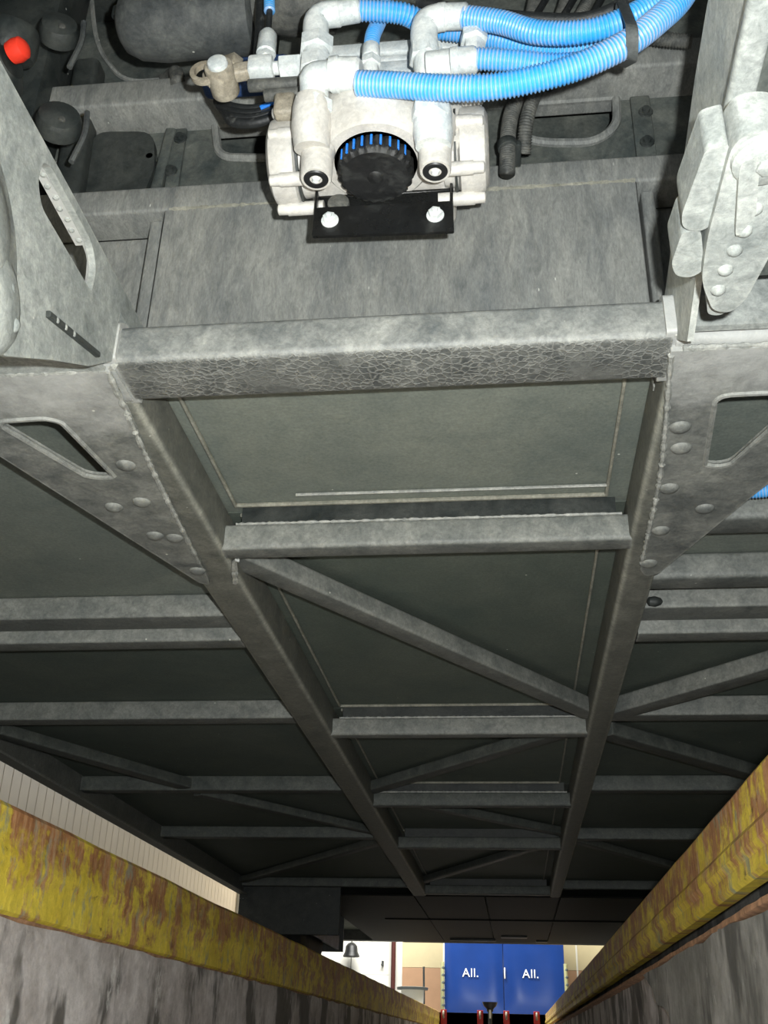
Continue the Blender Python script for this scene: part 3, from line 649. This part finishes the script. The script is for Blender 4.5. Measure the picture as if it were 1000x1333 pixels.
# left side pipe with its nuts, tee and the small upright ferrule
part(va, 'side_pipe', MB().cyl((-.352, 1.045, 1.262), (1, 0, -.01), .11, .010, 18).box((-.345, 1.028, 1.246), (-.308, 1.058, 1.276), .005), 'zinc')
nut((-.300, 1.044, 1.262), (1, 0, 0), .034, .0165)
e = elbow([(-.322, 1.043, 1.27), (-.322, 1.043, 1.30)], .011); nut((-.322, 1.043, 1.275), (0, 0, 1), .014, .0145, parent=e)
part(va, 'hose_ferrule', MB().lathe((-.322, 1.043, 1.288), (0, 0, 1), ((0, .011), (.003, .0145), (.04, .014), (.048, .010)), 18), 'zinc')
part(va, 'connector_sleeve', MB().cyl((-.345, 1.05, 1.235), (1, 0, -.02), .10, .0095, 14).cyl((-.32, 1.05, 1.212), (1, 0, .03), .075, .009, 14), 'conduit', label='grey plastic cable sleeves')

br = thing('valve_bracket', (-.136, 1.12, 1.003), 'black painted steel bracket strip with two bolts below the valve', 'bracket')
lp = part(br, 'flange', MB().prism(rounded([(-.251, 1.004), (-.247, 1.056), (-.054, 1.053), (-.052, .998)], .004), [], yplate(1.115), .005), 'black')
part(br, 'side_arm', MB().box((-.2505, 1.116, 1.02), (-.2465, 1.135, 1.09), .001, 1), 'black')
part(br, 'side_arm', MB().box((-.0575, 1.116, 1.02), (-.0535, 1.135, 1.09), .001, 1), 'black')
part(br, 'shadow_plate', MB().box((-.2505, 1.131, 1.0885), (-.0535, 1.160, 1.0935), .001, 1), 'black')  # black plate added to stand for the shadow under the valve body
part(br, 'back_web', MB().box((-.252, 1.226, 1.15), (-.05, 1.231, 1.24)).box((-.21, 1.231, 1.17), (-.19, 1.2995, 1.19)).box((-.12, 1.231, 1.17), (-.10, 1.2995, 1.19)), 'black', smooth=False)
part(br, 'rubber_mount', MB().cyl((-.218, 1.125, 1.074), (0, 1, 0), .028, .016, 20), 'conduit', label='grey rubber mount')
for x, z in ((-.226, 1.030), (-.078, 1.028)):
    b = part(br, 'washer', MB().cyl((x, 1.116, z), (0, -1, 0), .003, .0125, 20), 'zinc')
    part(br, 'bolt_head', MB().lathe((x, 1.113, z), (0, -1, 0), ((0, .0095), (.007, .0095), (.008, .008), (.008, .004)), 6), 'zinc', b)
    part(br, 'stud', MB().cyl((x, 1.105, z), (0, -1, 0), .004, .004, 10), 'zinc', b)

# ------------------------------------------------------------------ hoses and cables
def corr_hose(name, pts, r, label, group='blue corrugated air hoses', pitch=.0052, mat='hose', cat='hose', depth=.13):
    L = sum((Vector(b) - Vector(a)).length for a, b in zip(pts, pts[1:])); n = int(L / pitch) * 4 + 1
    mb = MB().tube(pts, r, 20, n, lambda t, i: r * (1 - depth * (1, 1, 0, 0)[(i + 2) % 4]))
    return single(name, mb, mat, pts[0], label, cat, group, ang=180)
corr_hose('air_hose', [(-.183, 1.018, 1.337), (-.12, 1.03, 1.337), (-.08, 1.058, 1.338), (-.02, 1.068, 1.330), (.07, 1.066, 1.290), (.13, 1.064, 1.280), (.19, 1.064, 1.298), (.235, 1.064, 1.345), (.27, 1.064, 1.42)], .0160,
          'blue corrugated hose from the top left elbow fitting, passing behind the right fitting')
corr_hose('air_hose', [(-.030, 1.012, 1.296), (.02, 1.006, 1.272), (.07, 1.0, 1.238), (.13, .99, 1.220), (.18, .985, 1.229), (.228, .985, 1.262), (.262, .99, 1.31), (.285, .99, 1.38)], .0165,
          'uppermost front blue hose leaving the top right elbow fitting')
corr_hose('air_hose', [(-.018, 1.008, 1.206), (.04, 1.010, 1.197), (.09, 1.018, 1.194), (.14, 1.024, 1.203), (.19, 1.027, 1.228), (.23, 1.027, 1.268), (.257, 1.027, 1.33), (.275, 1.027, 1.40)], .0155,
          'middle blue hose leaving the horizontal right fitting between its two neighbours')
corr_hose('air_hose', [(-.172, .982, 1.144), (-.116, .976, 1.128), (-.056, .97, 1.110), (.004, .965, 1.100), (.064, .96, 1.104), (.124, .955, 1.118), (.180, .95, 1.145), (.220, .95, 1.182), (.252, .955, 1.225), (.275, .96, 1.28), (.29, .97, 1.36)], .0175,
          'lowest and longest blue hose sweeping right across the front of the valve')
corr_hose('air_hose', [(-.167, 1.046, 1.285), (-.166, 1.05, 1.32), (-.160, 1.06, 1.36), (-.150, 1.07, 1.41)], .0115, 'short upright blue hose above the middle of the valve')
corr_hose('air_hose', [(-.324, 1.044, 1.385), (-.327, 1.045, 1.42), (-.33, 1.05, 1.47)], .0085, 'thin blue hose end above the upright fitting at left')
single('hose_core', MB().tube([(-.322, 1.043, 1.33), (-.324, 1.044, 1.386)], .0048, 10, 2), 'blackcable', (-.322, 1.043, 1.33), 'black inner tube between upright left fitting and thin blue hose', 'tube')
corr_hose('air_hose', [(.40, 1.72, .898), (.47, 1.71, .893), (.56, 1.69, .90), (.68, 1.66, .915)], .013, 'bit of blue hose showing behind the right gusset plate')
# strap round the hose bundle
pts = [(y + (rr + .0035) * math.cos(2 * math.pi * k / 32), z + (rr + .0035) * math.sin(2 * math.pi * k / 32))
       for y, z, rr in ((.950, 1.1455, .0175), (.985, 1.2295, .0165), (1.0265, 1.2225, .0155)) for k in range(32)]
pts.sort(); hull = []
for seq in (pts, pts[::-1]):                              # the strap follows the outline of the three hoses
    h = []
    for p in seq:
        while len(h) > 1 and (h[-1][0] - h[-2][0]) * (p[1] - h[-2][1]) - (h[-1][1] - h[-2][1]) * (p[0] - h[-2][0]) <= 0: h.pop()
        h.append(p)
    hull += h[:-1]
ring = [(.181, y, z) for y, z in hull + hull[:1]]
mb = MB(); m = len(ring); vs = []
for p in ring:
    d = Vector((.0075, 0, -.004)); v = Vector(p); o = (v - Vector((.181, .985, 1.195))).normalized() * .0025
    vs += [v - d, v + d, v + d + o, v - d + o]
fs = [(4 * i + k, 4 * i + (k + 1) % 4, 4 * i + 4 + (k + 1) % 4, 4 * i + 4 + k) for i in range(m - 1) for k in range(4)]
mb._add(vs, fs); single('hose_strap', mb, 'rubber', (.181, .972, 1.13), 'grey strap wrapped round the bundle of blue hoses', 'strap')
single('pressure_hose', MB().tube([(-.10, 1.06, 1.40), (-.04, 1.055, 1.365), (.008, 1.05, 1.345), (.073, 1.045, 1.322), (.138, 1.04, 1.308), (.19, 1.03, 1.318), (.24, 1.03, 1.37), (.28, 1.03, 1.44)], .0095, 14, 60), 'blackcable', (-.10, 1.06, 1.40), 'thick dusty black hose curving above the blue hoses', 'hose')
single('pressure_hose', MB().tube([(-.345, 1.06, 1.255), (-.343, 1.07, 1.31), (-.345, 1.075, 1.37), (-.35, 1.08, 1.44), (-.35, 1.08, 1.50)], .0075, 12, 40), 'blackcable', (-.345, 1.06, 1.255), 'slim black printed hose rising beside the upright left fitting', 'hose')
for k, (pts, r, lb) in enumerate((
    ([(.092, 1.27, 1.68), (.070, 1.26, 1.55), (.050, 1.255, 1.42), (.032, 1.255, 1.34), (.026, 1.26, 1.24)], .013, 'grey corrugated conduit nearest the valve, running down behind the blue hoses'),
    ([(.150, 1.27, 1.68), (.115, 1.265, 1.55), (.085, 1.26, 1.44), (.062, 1.262, 1.36), (.055, 1.29, 1.31)], .012, 'second grey corrugated conduit right of the valve, behind the hoses'),
    ([(.20, 1.28, 1.70), (.165, 1.28, 1.62), (.125, 1.285, 1.54), (.10, 1.29, 1.46)], .011, 'third grey corrugated conduit, close to the cutout in the wall'),
    ([(.24, 1.22, 1.50), (.275, 1.22, 1.475), (.33, 1.22, 1.46)], .012, 'short grey conduit end right of the blue hoses'))):
    corr_hose('conduit', pts, r, lb, 'grey corrugated conduits', .0046, 'conduit', 'conduit', .14)
single('conduit_clip', MB().cyl((.029, 1.256, 1.288), (-.1, .05, 1), .016, .0165, 18).box((.03, 1.25, 1.29), (.05, 1.30, 1.302), .003), 'dark', (.029, 1.256, 1.288), 'dark clip round the grey conduit beside the valve', 'clip')
for k in range(3):
    single('wire', MB().tube([(-.12 + .07 * k, 1.18, 1.36), (-.05 + .06 * k, 1.20, 1.42), (.05 + .05 * k, 1.22, 1.50), (.12 + .05 * k, 1.25, 1.66)], .006, 10, 30), 'blackcable', (-.12 + .07 * k, 1.18, 1.36), ('thin black wire nearest the connector block', 'middle one of three thin black wires', 'thin black wire nearest the grey conduits')[k] + ' in the dark behind the hoses', 'wire', 'wires behind the hoses')
dk = thing('plug_connector', (-.14, 1.16, 1.40), 'dark multi-pin connector block behind the top of the valve', 'connector')
part(dk, 'housing', MB().box((-.22, 1.165, 1.385), (-.10, 1.20, 1.44), .004), 'plug')
for k in range(5):
    part(dk, 'pin_socket', MB().box((-.215 + k * .023, 1.150, 1.41), (-.197 + k * .023, 1.167, 1.435), .002, 1), 'conduit')

# ------------------------------------------------------------------ other fittings in the bay
cl = thing('shackle_fitting', (-.38, 1.05, 1.25), 'brown dusty double eye fitting at the left end of the side pipe', 'fitting')
def eye(x, y, z, r0, r1, t):
    o = [(x + math.cos(a) * r0, z + math.sin(a) * r0) for a in [2 * math.pi * k / 24 for k in range(24)]]
    h = [(x + math.cos(a) * r1, z + math.sin(a) * r1) for a in [2 * math.pi * k / 24 for k in range(24)]]
    return MB().prism(o, [h], yplate(y), t)
part(cl, 'eye', eye(-.408, 1.03, 1.250, .021, .014, .009), 'brass'); part(cl, 'eye', eye(-.398, 1.055, 1.272, .021, .014, .008), 'brass')
part(cl, 'body', MB().cyl((-.384, 1.02, 1.247), (0, 1, 0), .05, .021, 24).bar((-.405, 1.04, 1.245), (-.34, 1.045, 1.262), .02, .022, .004).cyl((-.372, 1.045, 1.262), (0, .2, 1), .028, .016, 6), 'brass')
part(cl, 'bolt_head', MB().cyl((-.384, 1.012, 1.247), (0, 1, 0), .012, .015, 20, .3), 'zinc')
du = thing('air_duct', (-.45, 1.15, 1.48), 'big dusty black rubber duct at the top left of the bay', 'duct')
part(du, 'sleeve', MB().lathe((-.625, 1.17, 1.545), (1, 0, 0), ((0, .01), (.003, .03), (.012, .045), (.035, .058), (.08, .064), (.13, .063), (.20, .065), (.235, .064), (.24, .055), (.24, .01)), 32), 'rubber')
part(du, 'seam', MB().bar((-.59, 1.128, 1.590), (-.386, 1.122, 1.580), .02, .006, .002), 'rubber')
part(du, 'end_clip', MB().lathe((-.632, 1.165, 1.56), (.5, -.1, 1), ((0, .008), (.015, .014), (.03, .008)), 8), 'dark')
part(du, 'neck', MB().lathe((-.385, 1.16, 1.545), (1, 0, .05), ((0, .04), (.03, .042), (.06, .05), (.13, .052), (.14, .03)), 24), 'conduit')
corr_hose('conduit', [(-.56, 1.30, 1.55), (-.575, 1.32, 1.60), (-.60, 1.36, 1.64), (-.65, 1.40, 1.665)], .014, 'dusty conduit hooked under the black duct at top left', 'grey corrugated conduits', .005, 'conduit', 'conduit', .1)
single('blue_sleeve', MB().box((-.48, 1.20, 1.425), (-.33, 1.24, 1.49), .012, 3), 'bluecloth', (-.405, 1.22, 1.425), 'dark blue wrapped bundle below the black duct', 'sleeve')
lo = thing('cable_loop', (-.35, 1.16, 1.30), 'loop of black hoses with a blue stripe below the brown eye fitting', 'hose')
for k in range(4):
    part(lo, 'strand', MB().tube([(-.43 + .006 * k, 1.16, 1.335 - .010 * k), (-.395, 1.15, 1.305 - .010 * k), (-.355, 1.145, 1.295 - .010 * k), (-.31, 1.14, 1.31 - .010 * k), (-.285, 1.14, 1.335 - .010 * k)], .008, 10, 30), 'blackcable')
part(lo, 'strand', MB().tube([(-.350, 1.136, 1.286), (-.33, 1.132, 1.292), (-.31, 1.131, 1.303)], .004, 8, 12), 'bluegroove', label='blue stripe')
rc = thing('capped_port', (-.77, 1.12, 1.43), 'round grey port with a bright red cap at the top left edge', 'port')
part(rc, 'housing', MB().lathe((-.83, 1.15, 1.43), (1, -.3, .15), ((0, .05), (.03, .055), (.045, .035), (.05, .03)), 24).cyl((-.80, 1.15, 1.46), (.2, -.4, 1), .06, .045, 24, .3), 'dark')
part(rc, 'cap', MB().lathe((-.775, 1.12, 1.435), (1, -.3, .15), ((0, .018), (.012, .020), (.024, .018), (.030, .010), (.031, .002)), 24), 'red', label='bright red cap')
for (x, y, z, r), lb in (((-.715, 1.14, 1.530, .032), 'round dark rubber buffer above the red cap'), ((-.690, 1.16, 1.335, .036), 'round dark rubber buffer below the red cap, beside the pale side member')):
    q = thing('rubber_buffer', (x, y, z), lb, 'buffer', 'round rubber buffers at the left of the bay')
    part(q, 'disc', MB().lathe((x - .015, y + .03, z - .004), (.45, -1, .1), ((0, r), (.02, r * 1.02), (.03, r * .9), (.034, r * .5), (.036, .004)), 24), 'dark')
    part(q, 'strap_edge', MB().tube([(x + r * .95, y + .02, z + .02), (x + r * 1.05, y + .02, z - .03), (x + r * .7, y + .02, z - .09)], .005, 6), 'rubber')
    part(q, 'rivet', MB().lathe((x + .006, y - .002, z - r * .5), (.45, -1, .1), ((0, .006), (.003, .005), (.004, .001)), 8), 'conduit')
# boss at the left edge and bracket hanging at the right
bo = thing('bush_housing', (-.50, .77, .72), 'pale dust covered round bush housing on the left side member', 'housing')
part(bo, 'drum', MB().lathe((-.5345, .745, .725), (1, .08, .1), ((0, .125), (.012, .128), (.024, .12), (.03, .10), (.034, .06), (.042, .05), (.044, .01)), 40), 'pale')
part(bo, 'lower_lobe', MB().lathe((-.5345, .825, .685), (1, .1, .05), ((0, .058), (.016, .06), (.026, .05), (.032, .03), (.034, .008)), 28), 'pale')
for y, z in ((.83, .70), (.855, .672), (.81, .665)):
    part(bo, 'bolt', MB().lathe((-.508, y, z), (1, 0, 0), ((0, .009), (.003, .008), (.006, .005), (.007, .001)), 12), 'pale')
lk = thing('hanger_bracket', (.22, .83, .72), 'pale dust caked hanger bracket of rounded lugs on right side member', 'bracket')
part(lk, 'main_lug', MB().prism(rounded([(.214, .722), (.222, .705), (.245, .703), (.262, .712), (.285, .78), (.280, .86), (.268, .94), (.256, .962), (.236, .956), (.216, .905), (.212, .84)], [.01, .012, .012, .015, .02, .02, .015, .014, .016, .02, .02]), [], zplate(.722), .05), 'pale')
part(lk, 'upper_lug', MB().prism(rounded([(.194, .728), (.214, .722), (.220, .82), (.208, .838), (.188, .832), (.184, .812)], [.006, .006, .012, .012, .014, .01]), [], zplate(.730), .05), 'pale')
part(lk, 'lower_lug', MB().prism(rounded([(.189, .84), (.207, .838), (.220, .90), (.208, .912), (.192, .908), (.184, .888)], [.008, .008, .01, .012, .014, .012]), [], zplate(.733), .05), 'pale')
part(lk, 'foot', MB().prism(rounded([(.222, .90), (.268, .93), (.256, .992), (.238, .990)], .014), [], zplate(.742), .06), 'pale')
part(lk, 'cheek', MB().prism(rounded([(.222, .73), (.238, .72), (.250, .80), (.236, .83)], .01), [], zplate(.712), .02), 'pale')
part(lk, 'head', MB().lathe((.246, .735, .722), (0, 0, -1), ((0, .030), (.005, .029), (.009, .024), (.010, .008)), 24), 'pale')
part(lk, 'nut', MB().lathe((.247, .735, .713), (0, 0, -1), ((0, .010), (.004, .010), (.005, .008)), 6), 'pale')
for x, y in ((.246, .83), (.242, .858), (.238, .888), (.25, .80), (.236, .92)):
    part(lk, 'bolt', MB().lathe((x, y, .7225), (0, 0, -1), ((0, .0085), (.003, .0075), (.006, .004), (.0065, .001)), 12), 'pale')

# ------------------------------------------------------------------ far end of the hall
dr = thing('blue_cabinet', (-.14, 16.2, FL), 'tall blue double-door cabinet lettered All. at the far end', 'cabinet')
part(dr, 'body', MB().box((-.965, 16.06, FL), (.70, 16.55, 2.35), .01), 'blue')
def leaf(x0, x1):
    mb = MB(); nx, nz = 16, 20; vs = []
    for i in range(nx + 1):
        for k in range(nz + 1):
            u, v = i / nx, k / nz
            b = .022 * (1 - abs(2 * u - 1) ** 4) * (1 - abs(2 * v - 1) ** 6) + .006 * math.sin(7 * u + 3 * v) * math.sin(5 * v)
            vs.append((x0 + (x1 - x0) * u, 16.035 - b, FL + .03 + 1.93 * v))
    m = nz + 1; mb._add(vs, [(i * m + k, i * m + k + 1, (i + 1) * m + k + 1, (i + 1) * m + k) for i in range(nx) for k in range(nz)])
    mb.box((x0, 16.04, FL + .03), (x1, 16.06, FL + 1.96)); return mb
for x0, x1, tx in ((-.962, -.152, -.715), (-.140, .695, .115)):
    d = part(dr, 'door', leaf(x0, x1), 'blue', ang=60)
    cu = bpy.data.curves.new('lettering', 'FONT'); cu.body = 'All.'; cu.size = .158; cu.extrude = .002; cu.offset = .0005; cu.space_character = 1.08
    t = bpy.data.objects.new('lettering_curve', cu); C.objects.link(t)
    me = bpy.data.meshes.new_from_object(t.evaluated_get(bpy.context.evaluated_depsgraph_get()))
    bpy.data.objects.remove(t); me.name = 'lettering'
    for v in me.vertices:
        x, y, z = v.co; v.co = Vector((tx + x * 1.0, 16.005 - z, .875 + y)) - TH[dr.name]
    me.materials.clear(); me.materials.append(M['letter'])
    lt = bpy.data.objects.new('lettering', me); C.objects.link(lt); lt.parent = d; lt['label'] = 'white letters All.'
part(dr, 'latch', MB().box((-.135, 15.995, .86), (-.118, 16.01, 1.0), .002), 'white')
for x, s in ((-.99, 'left'), (.71, 'right')):
    p = thing('guard_post', (x, 15.98, FL), f'striped guard post at the {s} edge of the blue cabinet', 'post', 'striped guard posts')
    part(p, 'post', MB().cyl((x, 15.98, FL), (0, 0, 1), .70, .026, 16), 'stripe')
    for k in range(7):
        part(p, 'stripe_band', MB().cyl((x, 15.98, FL + .04 + k * .095), (.35, 0, 1), .035, .0275, 16), 'bin')
bn = thing('waste_bin', (-1.32, 15, FL), 'grey waste bin with a wide round rim in front of beige wall', 'bin')
part(bn, 'tub', MB().lathe((-1.32, 15, FL), (0, 0, 1), ((0, .13), (.01, .14), (.30, .15), (.30, .14), (.05, .12)), 28), 'white')
part(bn, 'rim', MB().lathe((-1.32, 15, FL + .29), (0, 0, 1), ((0, .17), (.0, .20), (.03, .205), (.035, .17)), 28), 'bin')
single('broom_handle', MB().tube([(-1.19, 15.3, FL), (-1.20, 15.32, .95)], .014, 10, 2), 'dark', (-1.19, 15.3, FL), 'dark upright handle behind the grey waste bin', 'handle')
single('wall_pipe', MB().cyl((-1.83, 17.40, FL), (0, 0, 1), 3.4, .035, 16), 'pipe', (-1.83, 17.40, FL), 'dark red pipe running up beside the white shutter', 'pipe')
hr = thing('wall_lamp', (-2.47, 17.3, 1.2), 'black bell-shaped lamp hanging before the white shutter', 'lamp')
part(hr, 'shade', MB().lathe((-2.47, 17.3, 1.40), (0, 0, -1), ((0, .02), (.02, .06), (.06, .09), (.14, .10), (.20, .13), (.21, .12)), 24), 'plug')
part(hr, 'cord', MB().tube([(-2.47, 17.3, 1.40), (-2.47, 17.3, 3.0)], .008, 8, 2).tube([(-2.47, 17.3, 1.2), (-2.47, 17.3, .5)], .005, 8, 2), 'plug')
single('door_handle', MB().box((-2.02, 17.47, 1.08), (-1.99, 17.53, 1.16), .006).cyl((-2.005, 17.44, 1.10), (0, 1, 0), .06, .018, 12), 'dark', (-2.005, 17.5, 1.08), 'small dark handle on the white shutter', 'handle')
fs_ = thing('funnel_stand', (-.285, 13.3, .1), 'dark funnel-topped stand at the far end of the pit', 'stand')
part(fs_, 'funnel', MB().lathe((-.285, 13.42, .37), (0, 0, 1), ((0, .035), (.03, .04), (.06, .075), (.10, .09), (.10, .08), (.05, .03)), 20), 'plug')
part(fs_, 'pole', MB().cyl((-.285, 13.42, -1.3), (0, 0, 1), 1.68, .025, 12), 'dark')
part(fs_, 'clasp', MB().cyl((-.285, 13.39, .30), (0, 0, 1), .09, .012, 12), 'white')
for x, lb in ((-.82, 'red safety hook at the left corner of the pit end'), (-.40, 'red safety hook just left of the dark funnel stand'), (-.10, 'red safety hook just right of the dark funnel stand'), (.245, 'red safety hook at the right corner of the pit end')):
    q = thing('safety_hook', (x, 13.46, .24), lb, 'hook', 'red hooks along the pit end')
    part(q, 'plate', MB().box((x - .035, 13.475, .22), (x + .035, 13.495, .385), .006), 'post_red')
    part(q, 'hook', MB().tube([(x, 13.47, .36), (x, 13.42, .36), (x, 13.40, .32), (x, 13.43, .30)], .012, 10), 'brass')
